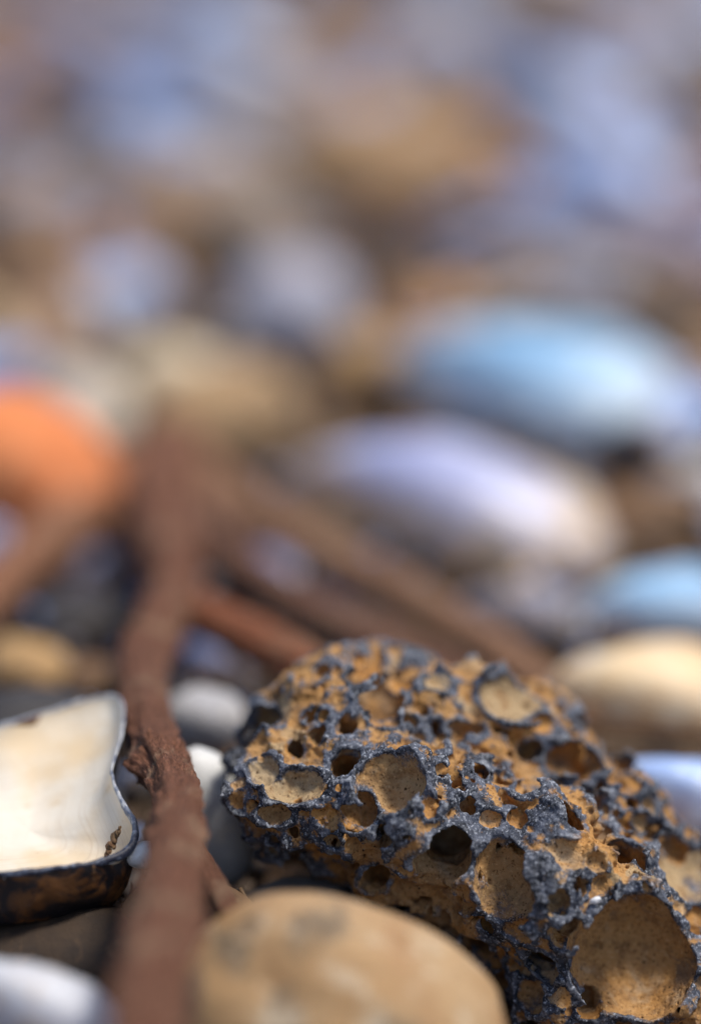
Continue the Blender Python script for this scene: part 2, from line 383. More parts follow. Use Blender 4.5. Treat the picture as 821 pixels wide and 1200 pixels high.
    def local(q, R):
        a = np.maximum(((q-R-lo)/h).astype(int), 0); b = np.minimum(((q+R-lo)/h).astype(int)+2, n)
        if (b-a <= 1).any(): return None
        sl = tuple(slice(a[k], b[k]) for k in range(3))
        return sl, ax[0][sl[0]][:, None, None]-q[0], ax[1][sl[1]][None, :, None]-q[1], ax[2][sl[2]][None, None, :]-q[2]
    def dist(dx, dy, dz, R, asp, ph, wob):
        # stretch along the picture's vertical
        vu = dy*UP[1]+dz*UP[2]; k = 1/asp-1
        d = np.sqrt(dx*dx+dy*dy+dz*dz+(k*k+2*k)*vu*vu)
        w = np.sin(dx*(2.1/R)+ph[0])*np.sin(dz*(2.4/R)+ph[1])+.6*np.sin(dx*(4.3/R)+dy*(3.1/R)+ph[2])*np.sin(dz*(4.7/R)+ph[3])
        return d-R*(1+wob*w)
    cave = lattice(.0034, 11)*.75; cave += lattice(.0017, 12)*.42; cave -= .34; cave *= .0032
    cave = np.minimum(cave, f+.0065)
    for i, (q, R, asp, lip, rim) in enumerate(S):
        if rim < .0016 or i >= nhand: continue
        L = local(q, R*max(1, asp)+.0045)
        if L is None: continue
        sl, dx, dy, dz = L; dd = dist(dx, dy, dz, R, asp, pr_[i], .06)
        cave[sl] = np.minimum(cave[sl], (dd-(.0008 if rim < .003 else .0020)).astype(np.float32))
    hh = np.clip(.5+.5*(f-cave)/.0006, 0, 1); f = cave*(1-hh)+f*hh+.0006*hh*(1-hh); del hh, cave
    for i, (q, R, asp, lip, rim) in enumerate(S):
        if not lip: continue
        L = local(q, R*max(1, asp)+.002)
        if L is None: continue
        sl, dx, dy, dz = L; dd = dist(dx, dy, dz, R, asp, pr_[i], .10 if rim < .005 else .035)
        f[sl] -= (.00030+(.13 if i < nhand else .08)*rim)*np.exp(-((dd-.0002)/(.00045+.14*rim))**2)
    lipf = np.zeros(f.shape, np.float32)
    tint = np.full(f.shape, .35, np.float32)
    hollow = np.full(f.shape, .004, np.float32)             # distance to the nearest bubble wall
    for i, (q, R, asp, lip, rim) in enumerate(S):
        L = local(q, R*max(1, asp)*1.15+.0012)
        if L is None: continue
        sl, dx, dy, dz = L; dd = dist(dx, dy, dz, R, asp, pr_[i], (.10 if rim < .005 else .035) if lip else .18).astype(np.float32)
        if lip:
            ww = .0004+.10*rim; lipf[sl] = np.maximum(lipf[sl], np.exp(-((dd-.6*ww)/ww)**2)*(dd > -.0003))
        if R > .0006:
            tint[sl] = np.where((dd < hollow[sl]) & (dd < .0006), TINT.get(i, rt[i]*.8), tint[sl]); hollow[sl] = np.minimum(hollow[sl], dd)
        a, b = f[sl], -dd; kk = .00028
        hh = np.clip(.5+.5*(a-b)/kk, 0, 1); f[sl] = b*(1-hh)+a*hh+kk*hh*(1-hh)
    # blurred field: positive at ridges, negative in hollows
    cl = np.clip(f, -.0016, .0016); w = 5
    for axn in range(3):
        cs = np.cumsum(cl, axis=axn, dtype=np.float32); m = cl.shape[axn]
        iu = np.minimum(np.arange(m)+w, m-1); il = np.maximum(np.arange(m)-w-1, 0)
        sh = [1, 1, 1]; sh[axn] = m
        cl = (np.take(cs, iu, axn)-np.take(cs, il, axn))/(iu-il).reshape(sh).astype(np.float32)
    v, q = surface_nets(f, h, lo)
    v, q, keep = biggest(v, q)
    ijk = np.clip(np.round((v-lo)/h).astype(int), 0, n-1); conv = cl[ijk[:, 0], ijk[:, 1], ijk[:, 2]]; hol = hollow[ijk[:, 0], ijk[:, 1], ijk[:, 2]]
    hv = hull(v)
    # crust: the weathered outer skin and the lips, not the bubble walls
    lf = lipf[ijk[:, 0], ijk[:, 1], ijk[:, 2]]
    cr = sstep(-.00010, .00050, conv)*.66+lf*.26+.05*sstep(.0, .0006, hol)
    cr = cr*sstep(.0065, .0018, -hv)*(1+.30*fbm(v, 170, 2, 31))+.30*fbm(v, 95, 2, 35)+.05*fbm(v, 400, 2, 36)+.26*sstep(.005, -.028, v[:, 0])-.02
    tn = tint[ijk[:, 0], ijk[:, 1], ijk[:, 2]]; edge = sstep(.00035, .0008, conv)
    # fine roughness along the surface normal
    gx = [np.clip(ijk+np.eye(3, dtype=int)[k], 0, n-1) for k in range(3)]; gm = [np.clip(ijk-np.eye(3, dtype=int)[k], 0, n-1) for k in range(3)]
    nn = np.stack([f[tuple(gx[k].T)]-f[tuple(gm[k].T)] for k in range(3)], 1); nn /= np.linalg.norm(nn, axis=1, keepdims=True)+1e-9
    amp = .00009+.00019*np.clip(cr, 0, 1)
    v = v+nn*(fbm(v, 1300, 3, 7)*amp)[:, None]
    o = link('porous_rock', mesh_np('porous_rock', v-base, q, {'crust': cr, 'tone': tn, 'worn': edge}), M_ROCK, None, base)
    tag(o, 'rough porous ochre rock full of bubble holes with blue-grey crusted rims', 'rock')
    print('rock verts', len(v), 'bubbles', len(S), cnt)
build_rock()

# ------------------------------------------------------------------ twigs and roots
def catmull(pts, n):
    p = np.asarray(pts, float); p = np.vstack([2*p[0]-p[1], p, 2*p[-1]-p[-2]]); out = []
    m = len(p)-3; T = np.linspace(0, m-1e-6, n)
    for t in T:
        i = int(t); u = t-i; a, b, c, d = p[i:i+4]
        out.append(.5*((2*b)+(c-a)*u+(2*a-5*b+4*c-d)*u*u+(3*b-a-3*c+d)*u**3))
    return np.array(out)
def limb(name, pts, mat, parent=None, seed=0, na=40, nl=150, rough=.10, collars=(), label=None):
    q = np.array([[*P(a, b, d), r*mpp(d)] for a, b, d, r in pts]); s = catmull(q, nl); c, r = s[:, :3], s[:, 3]
    tan = np.gradient(c, axis=0); tan /= np.linalg.norm(tan, axis=1, keepdims=True)
    ref = np.array([0, .25, 1.]); n1 = np.cross(tan, ref); n1 /= np.linalg.norm(n1, axis=1, keepdims=True); n2 = np.cross(n1, tan)
    along = np.concatenate([[0], np.cumsum(np.linalg.norm(np.diff(c, axis=0), axis=1))])
    a = np.linspace(0, 2*math.pi, na, endpoint=False)
    g = np.stack([np.cos(a)[None]*np.ones(nl)[:, None]*1.5, np.sin(a)[None]*np.ones(nl)[:, None]*1.5, along[:, None]*np.ones(na)[None]*90], -1)
    rad = r[:, None]*(1+rough*fbm(g, 1.3, 3, seed)+rough*.5*fbm(g*np.array([1, 1, .35]), 3.5, 2, seed+4)+.10*vnoise(g*np.array([.2, .2, .6]), 1, seed+9))
    for (t0, w, amp) in collars:                              # knots with flaking bark
        k = np.exp(-((np.arange(nl)/nl-t0)/w)**2)[:, None]
        rad = rad*(1+amp*k)+r[:, None]*k*amp*1.6*np.maximum(fbm(g*np.array([1, 1, 2.0]), 3.0, 2, seed+2), -.2)
    rad = rad+r[:, None]*rough*.95*np.abs(fbm(g*np.array([1, 1, .8]), 6.5, 3, seed+6))
    e = np.ones(nl); e[0] = e[-1] = .05; e[1] = e[-2] = .75; rad = rad*e[:, None]
    v = c[:, None]+rad[..., None]*(np.cos(a)[None, :, None]*n1[:, None]+np.sin(a)[None, :, None]*n2[:, None])
    loc = np.array(parent.location) if parent else c[nl//2]
    f = grid_faces(nl, na)
    o = link(name, mesh_np(name, v.reshape(-1, 3)-loc, f[:, ::-1], {'grain': g.reshape(-1, 3)}), mat, parent, None if parent else loc)
    if label: o['label'] = label
    return o
W_BROWN = wood_mat('root_bark', (.25, .105, .058), (.115, .046, .027), (.016, .008, .006))
W_TAN = wood_mat('dry_twig_bark', (.44, .24, .14), (.28, .145, .085), (.08, .045, .03))
W_RED = wood_mat('red_twig_bark', (.34, .115, .05), (.24, .085, .042), (.08, .03, .02))
W_PURP = wood_mat('purple_twig_bark', (.16, .085, .065), (.11, .062, .05), (.04, .025, .02))  # purple-brown is the bark's own colour
fork = P(195, 548, .53)
root = thing('forked_root', 'reddish brown forked root with three limbs, one crossing in front beside the white shell', 'root', (fork[0], fork[1], .005))
limb('limb', [(205, 520, .545, 38), (182, 590, .505, 36), (196, 645, .475, 34), (208, 690, .452, 29), (184, 735, .433, 27), (166, 790, .412, 26), (172, 840, .390, 25), (186, 885, .373, 27),
              (206, 930, .361, 29), (207, 980, .346, 32), (196, 1060, .326, 36), (180, 1140, .306, 41), (165, 1240, .288, 46), (140, 1400, .265, 50), (115, 1700, .250, 52), (90, 2120, .238, 50)], W_BROWN, root, 3, 72, 600, .16,
     ((.477, .0105, .20), (.52, .009, .05), (.286, .017, .10), (.208, .013, .08)), 'thick middle limb with a knot of flaking bark, running towards the viewer')
limb('limb', [(215, 535, .54, 36), (150, 562, .525, 34), (100, 600, .508, 31), (45, 648, .485, 29), (-20, 705, .465, 28), (-110, 790, .445, 28)], wood_mat('left_limb_bark', (.40, .185, .10), (.25, .11, .06), (.07, .035, .022)), root, 8, 40, 140, .12)
limb('limb', [(200, 535, .54, 34), (245, 570, .53, 30), (305, 614, .515, 26), (385, 653, .497, 24), (465, 694, .478, 23), (545, 742, .462, 22), (615, 788, .449, 22), (700, 848, .435, 20)], W_TAN, root, 15, 40, 160, .16)
def lone_twig(name, label, pts, mat, seed, rough=.1, **k):
    o = limb(name, pts, mat, None, seed, rough=rough, **k); tag(o, label, 'twig'); return o
lone_twig('twig', 'dark thin twig lying just below the long right limb of the root', [(222, 585, .512, 18), (270, 648, .490, 20), (335, 696, .473, 21), (420, 738, .459, 21), (520, 784, .445, 20), (600, 832, .432, 18)], wood_mat('streaky_twig_bark', (.30, .15, .10), (.17, .085, .06), (.06, .03, .022)), 22)
lone_twig('twig', 'rusty red twig poking out between the middle limb and the porous rock', [(205, 700, .455, 22), (250, 727, .443, 25), (310, 757, .432, 26), (372, 792, .422, 26), (430, 835, .415, 24)], W_RED, 27)
lone_twig('twig', 'thin brown twig slanting from under the middle limb down to the ochre pebble', [(205, 955, .372, 11), (226, 995, .364, 13), (250, 1035, .355, 14), (272, 1078, .347, 12), (290, 1105, .343, 7)], W_BROWN, 31)
W_STEM = wood_mat('stem_bark', (.24, .12, .055), (.16, .08, .04), (.05, .03, .02))
lone_twig('twig', 'thin straw-brown stem along the lower edge of the cream shell beside the rock', [(640, 842, .420, 7), (720, 851, .417, 8), (790, 857, .415, 8), (900, 864, .413, 7)], W_STEM, 33, nl=60)

# ------------------------------------------------------------------ the white half shell with the black rim
def white_shell():
    rim_px = [(140, 818, .384), (143, 860, .376), (131, 905, .3695), (143, 940, .366), (158, 968, .3635), (152, 995, .3605), (120, 1010, .358), (60, 1019, .3555), (0, 1024, .3545), (-90, 1022, .356),
              (-170, 990, .362), (-190, 930, .372), (-140, 885, .380), (-60, 864, .3835), (0, 850, .384), (50, 836, .3855), (100, 820, .386)]
    pts = np.array([P(*q) for q in rim_px]); cl = np.vstack([pts, pts[:1]])
    nr, na = 30, 160
    per = np.vstack([pts[-2:], pts, pts[:3]]); R = catmull(per, 12*(len(per)-1)+1)
    R = R[24:24+12*len(pts)]; na = len(R)
    c = R.mean(0); base = np.array([c[0], c[1], c[2]-.0108])
    t = thing('half_shell', 'white half shell lying open with a blue-black rim, beside the root', 'shell', base)
    ph = np.linspace(0, 1, nr)
    def bowl(D, inset, pw):
        tt = ph*math.pi/2; lat = np.maximum(np.cos(tt), 0)**pw
        v = c+(R-c)[None]*(lat*(1-inset))[:, None, None]; v[..., 2] -= (D*np.sin(tt))[:, None]
        return v
    inn = bowl(.0058, .006, .75); out = bowl(.0108, -.002, .28)
    n = fbm(out, 220, 3, 5); out = out+(n*.0006)[..., None]*np.array([.6, -1, .2]); inn[..., 2] += fbm(inn, 120, 2, 3)*.0006
    e = np.repeat(1-ph, na); f = grid_faces(nr, na)
    tm = NT('white_shell_lining', .42, .45); ed = tm.attr('edge')
    cc = tm.mix(tm.ramp(tm.noise(55, 4, .6), .45, .68), (.76, .70, .60), (.70, .55, .36))
    cc = tm.mix(tm.math('MULTIPLY', tm.ramp(tm.noise(260, 5, .7), .58, .68), .5), cc, (.55, .40, .22))
    cc = tm.mix(tm.math('MULTIPLY', tm.ramp(tm.math('ADD', ed, tm.math('MULTIPLY', tm.noise(150, 3), .04)), .965, .985), .85), cc, (.50, .58, .70))
    rg = tm.n.new('ShaderNodeTexNoise'); rg.noise_dimensions = '1D'; tm.set(rg, 'W', tm.math('ADD', ed, tm.math('MULTIPLY', tm.noise(40, 3), .12))); tm.set(rg, 'Scale', 34); tm.set(rg, 'Detail', 3)
    cc = tm.mix(tm.math('MULTIPLY', tm.ramp(rg.outputs['Fac'], .52, .68), .38), cc, (.58, .46, .33))
    tm.col(cc); tm.bump(tm.noise(500, 5, .7), .0002, .5)
    to = NT('shell_black_skin', .45, .5); nn = to.noise(130, 5, .65, dist=.8)
    co = to.mix(to.ramp(nn, .48, .60), (.012, .011, .015), (.15, .062, .02)); co = to.mix(to.ramp(to.noise(300, 4), .62, .72), co, (.25, .14, .07)); to.col(co); to.bump(nn, .0006, .7)
    link('inner_lining', mesh_np('inner_lining', inn.reshape(-1, 3)-base, f, {'edge': e}), tm.m, t)
    link('outer_skin', mesh_np('outer_skin', out.reshape(-1, 3)-base, f[:, ::-1], {'edge': e}), to.m, t)
    # rim: a thin uneven bead
    tr = NT('shell_rim', .5, .5); k = tr.noise(900, 4, .7)
    tr.col(tr.mix(tr.attr('far'), tr.mix(tr.ramp(k, .48, .68), (.018, .022, .045), (.16, .20, .29)), tr.mix(tr.ramp(k, .40, .62), (.16, .19, .27), (.55, .56, .58)))); tr.bump(k, .0002, .8)
    tang = np.roll(R, -1, 0)-np.roll(R, 1, 0); tang /= np.linalg.norm(tang, axis=1, keepdims=True); n1 = np.cross(tang, [0, 0, 1.]); n1 /= np.linalg.norm(n1, axis=1, keepdims=True); n2 = np.cross(n1, tang)
    rr = .00036*(1+.3*fbm(R, 300, 3, 2)); corner = np.exp(-(np.linalg.norm(R-P(150, 972, .363), axis=1)/.005)**2); farr = sstep(.004, .012, R[:, 1]-R[:, 1].min()-.002); rr = rr*(1+.9*corner)*(1-.45*farr)
    a = np.linspace(0, 2*math.pi, 14, endpoint=False)
    v = R[:, None]+rr[:, None, None]*(np.cos(a)[None, :, None]*n1[:, None]+np.sin(a)[None, :, None]*n2[:, None]*1.2)
    v = v+(fbm(v, 900, 2, 3)*.00010)[..., None]
    ff = grid_faces(na, 14); last = np.stack([np.arange(14)+(na-1)*14, (np.arange(14)+1) % 14+(na-1)*14, (np.arange(14)+1) % 14, np.arange(14)], 1)
    link('rim', mesh_np('rim', v.reshape(-1, 3)-base, np.vstack([ff, last]), {'far': np.repeat(farr, 14)}), tr.m, t)
    # crumbs of brown crust stuck inside the corner
    cv, cf, off = [], [], 0; r2 = np.random.default_rng(4)
    for kx in range(18):
        u = r2.random(); u = kx/17; p = P(123+17*u+r2.normal()*.8, 1001-34*u+r2.normal()*.8, .3612+.002*u); vv, fa = pebble_arrays(np.array([.0007, .0016, .0008])*(.5+.7*r2.random()), kx, ICO2, .6)
        cv.append(vv+p-base-np.array([0, 0, .0005])); cf.append(fa+off); off += len(vv)
    o = link('crust', mesh_np('crust', np.vstack(cv), np.vstack(cf)), stone_mat('brown_crust', (.17, .09, .045), (.10, .06, .03), (.3, .2, .11), 600), t); o['label'] = 'brown crumbly crust in the corner of the shell'
white_shell()

# ------------------------------------------------------------------ pebbles round the rock
M_OCHRE = None
def ochre_mat():
    t = NT('ochre_pebble', .55, .4)
    c = t.mix(t.ramp(t.noise(60, 4, .6), .35, .65), (.45, .27, .125), (.52, .35, .19))
    c = t.mix(t.math('MULTIPLY', t.ramp(t.noise(45, 4, .6, dist=.8), .46, .60), .6), c, (.36, .18, .075))
    c = t.mix(t.math('MULTIPLY', t.ramp(t.noise(105, 3, .5), .51, .60), .85), c, (.19, .14, .09))
    c = t.mix(t.math('MULTIPLY', t.ramp(t.noise(150, 5, .65), .54, .66), .7), c, (.62, .50, .36))
    c = t.mix(t.math('MULTIPLY', t.ramp(t.noise(1100, 4, .7), .45, .3), .5), c, (.12, .08, .05))
    t.col(c); pit = t.ramp(t.vor(420), .22, .06); c = t.mix(t.math('MULTIPLY', pit, t.ramp(t.noise(90, 3), .45, .6)), c, (.10, .065, .04)); t.col(c)
    t.bump(t.math('SUBTRACT', t.math('ADD', t.noise(1200, 5, .75), t.noise(260, 5, .7)), pit), .0006, .8); return t.m
M_GREY = stone_mat('grey_pebble', (.20, .20, .19), (.13, .13, .12), (.28, .26, .22), 90)
M_TAN = stone_mat('tan_pebble', (.46, .29, .13), (.34, .20, .09), (.50, .37, .20), 60)
M_BROWN = stone_mat('brown_pebble', (.22, .12, .06), (.14, .085, .05), (.30, .20, .12), 60)
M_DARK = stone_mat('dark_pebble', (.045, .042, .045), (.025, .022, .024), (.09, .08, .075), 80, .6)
M_ORANGE = stone_mat('orange_brick', (.74, .24, .085), (.60, .19, .07), (.80, .38, .19), 60, .85)
M_LAV = stone_mat('lavender_pebble', (.38, .37, .44), (.30, .30, .37), (.45, .44, .47), 45, .55)
M_CREAM = stone_mat('cream_pebble', (.66, .55, .40), (.55, .44, .30), (.74, .66, .54), 45, .6)
M_WHITE = stone_mat('white_pebble', (.72, .72, .70), (.60, .61, .62), (.78, .74, .66), 70, .4)
pebble('ochre_pebble', 'smooth ochre and tan pebble in front of the porous rock', 'pebble', 385, 1222, 0, 440, ochre_mat(), (1, .62, .72), 0, (0, 24), 41, .13, d=.337, sub=ICO5)
pebble('grey_pebble', 'grey pebble half hidden in the shade under the porous rock', 'pebble', 355, 1085, 0, 170, M_GREY, (1, .8, .6), 10, (0, 0), 42, .15, d=.374)
pebble('white_pebble', 'smooth white pebble standing between the root and the porous rock', 'pebble', 246, 962, 0, 180, M_WHITE, (.60, .5, 1.05), 0, (0, -14), 43, .08, d=.386)
pebble('white_pebble', 'small white pebble showing just under the middle limb by the shell corner', 'pebble', 168, 1002, 0, 42, M_WHITE, (1, .8, .7), 20, (0, 0), 44, .12, d=.362)
pebble('brown_pebble', 'dark brown pebble under the black side of the white shell', 'pebble', 85, 1128, 0, 260, stone_mat('dark_umber_pebble', (.055, .035, .022), (.035, .024, .018), (.11, .065, .035), 160), (1, .6, .5), 0, (0, 0), 46, .15, d=.362)  # pebble coloured dark umber
pebble('brown_pebble', 'dark brown pebble wedged under the middle limb above the ochre pebble', 'pebble', 225, 1090, 0, 150, stone_mat('umber_pebble', (.13, .075, .04), (.08, .05, .03), (.22, .15, .08), 200), (1, .8, .8), 0, (0, 0), 47, .2, d=.362)
pebble('dark_pebble', 'black pebble behind the far edge of the white shell', 'pebble', 30, 862, 0, 190, M_DARK, (1, .7, .5), 15, (0, 0), 48, .15, d=.412)
pebble('grey_pebble', 'pale grey pebble behind the rock, right beside the middle limb', 'pebble', 240, 845, 0, 105, stone_mat('dull_grey_pebble', (.46, .46, .48), (.34, .33, .34), (.52, .48, .42), 120), (1, .8, .7), -15, (0, 0), 49, .12, d=.415)
pebble('tan_pebble', 'tan pebble in the dark gap under the left limb', 'pebble', 30, 782, 0, 110, M_TAN, (1, .7, .55), -20, (0, 10), 50, .15, d=.45)
pebble('dark_pebble', 'black stone standing for the dark gap between the left and middle limbs', 'pebble', 95, 725, .008, 150, M_DARK, (1, .8, .4), 0, (0, 0), 51, .2)  # its black puts the shade of the gap into the colour
pebble('brown_pebble', 'rough brown pebble behind the white shell by the middle limb', 'pebble', 110, 800, .008, 80, M_BROWN, (1, .8, .6), 30, (0, 0), 52, .2)
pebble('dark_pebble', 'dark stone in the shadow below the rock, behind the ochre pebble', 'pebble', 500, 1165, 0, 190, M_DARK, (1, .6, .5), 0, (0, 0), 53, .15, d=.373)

# ------------------------------------------------------------------ shells and stones out of focus behind
NACRE = smat('pale_nacre', (.62, .66, .74), (.30, .34, .50), .3, .6)
LAVS = smat('lavender_mussel', (.38, .41, .66), (.62, .47, .30), .33, .7, (.62, .62, .78), (.48, .82))
BLUES = smat('sky_blue_mussel', (.26, .50, .78), (.44, .50, .62), .42, .5, (.56, .70, .80))
PALEB = smat('pale_blue_mussel', (.38, .55, .95), (.50, .54, .74), .33, .7, (.64, .74, .95))  # blue raised in the colour to stand for sky reflection
DEEP = smat('deep_blue_mussel', (.15, .18, .36), (.30, .28, .36), .33, .7, (.35, .40, .58))
PURP = smat('purple_mussel', (.24, .20, .36), (.36, .32, .38), .35, .6, (.42, .40, .54))
CREAMS = smat('cream_shell', (.84, .62, .36), (.74, .48, .26), .4, .5, (.80, .68, .50))
GREYS = smat('grey_violet_shell', (.34, .33, .40), (.40, .34, .30), .4, .5)
T = mussel
T('mussel_shell', 'long lavender mussel shell with a cream lower edge in the middle of the photo', 'shell', 525, 578, .014, 395, (LAVS, NACRE), -17, (24, 9), .58, .19, seed=1)
T('mussel_shell', 'sky blue mussel shell lying right behind the lavender one', 'shell', 640, 442, .014, 400, (BLUES, NACRE), -24, (20, 8), .62, .18, seed=2)
T('mussel_shell', 'pale blue-white shell at the right edge beside the sky blue mussel', 'shell', 815, 492, .012, 190, (PALEB, NACRE), 60, (14, 0), .6, .28, seed=3)
T('mussel_shell', 'bright blue shell at the right edge just above the cream shell', 'shell', 785, 700, .010, 220, (BLUES, NACRE), 8, (20, 0), .6, .19, seed=4)
T('cream_shell', 'cream orange shell with a brown lower edge behind the rock at right', 'shell', 765, 798, .013, 250, (CREAMS, CREAMS), 4, (24, 2), .66, .20, seed=5)
T('mussel_shell', 'blue-white shell tucked right behind the rock below the cream shell', 'shell', 800, 925, .012, 240, (PALEB, NACRE), -8, (20, 6), .5, .25, seed=6)
T('mussel_shell', 'grey-blue shell lying under the root between its middle and right limbs', 'shell', 290, 672, .006, 190, (DEEP, NACRE), -15, (20, 0), .5, .25, seed=7)
T('mussel_shell', 'small blue shell in the shade beside the rusty red twig', 'shell', 235, 770, .008, 120, (DEEP, NACRE), -30, (10, 0), .5, .25, seed=8)
T('mussel_shell', 'dark blue shell in the gap under the left limb by the orange stone', 'shell', 110, 665, .006, 150, (DEEP, NACRE), 20, (10, 0), .5, .25, seed=9)
T('mussel_shell', 'tiny pale lilac shell at the left edge under the orange stone', 'shell', -12, 622, .014, 55, (PALEB, NACRE), 40, (10, 0), .6, .3, seed=10)
pebble('orange_stone', 'big bright orange stone at the left edge behind the root', 'stone', 12, 562, .016, 270, M_ORANGE, (1, .8, .80), -15, (0, 14), 60, .14)
T('cream_shell', 'cream white shell leaning behind the orange stone', 'shell', 82, 462, .014, 170, (smat('chalky_shell', (.66, .58, .50), (.60, .48, .34), .45, .4), CREAMS), -50, (20, 0), .62, .3, seed=11)
pebble('tan_stone', 'lumpy tan stone right behind the fork of the root', 'stone', 262, 478, .012, 205, stone_mat('sandy_stone', (.40, .26, .13), (.30, .19, .10), (.46, .36, .23), 50), (1, .8, .55), 10, (0, 0), 61, .35)
pebble('tan_pebble', 'small sandy pebble on top of the fork of the root', 'pebble', 200, 440, .012, 120, M_CREAM, (1, .8, .6), -20, (0, 0), 62, .2)
pebble('lavender_pebble', 'round lavender-grey pebble alone above the lavender mussel', 'pebble', 340, 368, .012, 150, M_LAV, (1, .9, .85), 0, (0, 0), 63, .08)
T('mussel_shell', 'small blue shell left of the round lavender-grey pebble', 'shell', 155, 335, .012, 150, (PALEB, NACRE), 60, (10, 0), .55, .28, seed=12)
pebble('tan_stone', 'large tan stone in the blurred upper middle of the photo', 'stone', 455, 200, .014, 250, stone_mat('umber_stone', (.36, .22, .11), (.25, .155, .085), (.40, .30, .19), 45), (1, .8, .60), -12, (0, 12), 64, .2)
pebble('brown_pebble', 'orange-brown pebble just above the large tan stone', 'pebble', 385, 95, .012, 90, stone_mat('rust_pebble', (.40, .22, .10), (.30, .17, .09), None, 50), (1, .8, .8), 0, (0, 0), 65, .15)
T('mussel_shell', 'pale blue shell upper right, beside the large tan stone', 'shell', 650, 110, .016, 220, (PALEB, NACRE), -35, (14, 8), .5, .26, seed=13)
T('mussel_shell', 'pale blue shell upper right, just below another pale blue shell', 'shell', 715, 195, .014, 190, (PALEB, NACRE), -60, (14, 0), .55, .28, seed=14)
T('mussel_shell', 'dark purple shell near the right edge under the two pale blue shells', 'shell', 750, 262, .012, 170, (PURP, NACRE), -10, (10, 0), .5, .25, seed=15)
T('mussel_shell', 'grey-violet shell between the dark purple shell and the sky blue mussel', 'shell', 640, 315, .010, 260, (GREYS, NACRE), -14, (12, 0), .45, .2, seed=16)
T('mussel_shell', 'blue shell in the top left, the larger of the two there', 'shell', 240, 62, .016, 210, (PALEB, NACRE), -8, (16, 0), .55, .28, seed=17)
T('mussel_shell', 'blue-grey shell in the top left corner', 'shell', 75, 40, .016, 210, (DEEP, PALEB), 15, (14, 0), .55, .28, seed=18)
pebble('brown_stick_stub', 'dark brown piece of driftwood under the top left shells', 'driftwood', 95, 152, .008, 230, stone_mat('dark_driftwood', (.12, .07, .04), (.08, .05, .035), (.20, .12, .07), 40), (1, .28, .26), -14, (0, 0), 66, .15)
T('mussel_shell', 'lavender-grey shell at the left edge below the dark driftwood', 'shell', 45, 235, .012, 190, (GREYS, NACRE), 30, (14, 0), .6, .28, seed=19)
pebble('brown_pebble', 'brown pebble at the left edge above the cream white shell', 'pebble', 48, 345, .010, 120, M_BROWN, (1, .8, .6), 0, (0, 0), 67, .18)
pebble('tan_stone', 'greyish tan stone left of the large tan stone', 'stone', 245, 232, .012, 210, stone_mat('taupe_stone', (.30, .23, .17), (.24, .18, .14), (.34, .30, .27), 40), (1, .7, .45), -12, (0, 8), 68, .2)
T('mussel_shell', 'bright blue shell at the top edge above the tan stone', 'shell', 520, 32, .018, 140, (PALEB, NACRE), 20, (16, 0), .55, .3, seed=20)
T('mussel_shell', 'dark violet shell at the top edge left of the bright blue one', 'shell', 430, 45, .014, 110, (PURP, DEEP), 60, (10, 0), .55, .28, seed=21)
T('mussel_shell', 'lavender shell in the top right corner', 'shell', 745, 28, .018, 210, (LAVS, NACRE), -15, (14, 0), .5, .26, seed=22)
pebble('brown_pebble', 'russet pebble at the right edge beside the dark purple shell', 'pebble', 820, 235, .012, 80, stone_mat('russet_pebble', (.40, .17, .08), (.28, .13, .07), None, 50), (1, .8, 1), 0, (0, 0), 69, .15)
pebble('dark_pebble', 'dark brown pebble at the right edge above the pale blue-white shell', 'pebble', 812, 352, .010, 110, M_BROWN, (1, .8, .6), 0, (0, 0), 70, .18)
pebble('brown_pebble', 'brown speckled pebble at right between the lavender mussel and bright blue shell', 'pebble', 768, 605, .008, 150, M_BROWN, (1, .7, .5), 10, (0, 0), 71, .2)
pebble('tan_pebble', 'ochre pebble left of the sky blue mussel', 'pebble', 440, 425, .010, 130, M_TAN, (1, .8, .5), -10, (0, 0), 72, .2)
pebble('grey_pebble', 'grey pebble between the round lavender-grey pebble and the greyish tan stone', 'pebble', 300, 285, .008, 140, M_GREY, (1, .7, .4), -10, (0, 0), 73, .2)
pebble('grey_pebble', 'grey pebble between the top left shells and the large tan stone', 'pebble', 310, 140, .010, 150, stone_mat('mauve_pebble', (.32, .28, .29), (.25, .22, .24), None, 40), (1, .7, .5), -20, (0, 0), 74, .2)
T('mussel_shell', 'pale violet shell low in the gap under the lavender mussel', 'shell', 620, 712, .004, 190, (GREYS, NACRE), -18, (8, 0), .45, .2, seed=23)
T('worn_shell', 'worn bluish white shell in the near bottom left corner of the photo', 'shell', 25, 1168, .024, 270, (smat('worn_white_shell', (.62, .64, .70), (.50, .50, .58), .45, .5, (.46, .36, .28)), NACRE), -14, (14, 8), .55, .24, seed=24)
flake = pebble('crystal_flake', 'tiny glinting pale flake stuck on the porous rock above its largest hollow', 'flake', 697, 1055, 0, 15, None, (1, .5, .7), 20, (20, 0), 75, .3, d=.3585, sub=ICO2)
tf = NT('clear_flake', .12, .8); tf.col((.80, .82, .86)); flake.data.materials.append(tf.m); flake.data.polygons.foreach_set('use_smooth', np.zeros(len(flake.data.polygons), bool))

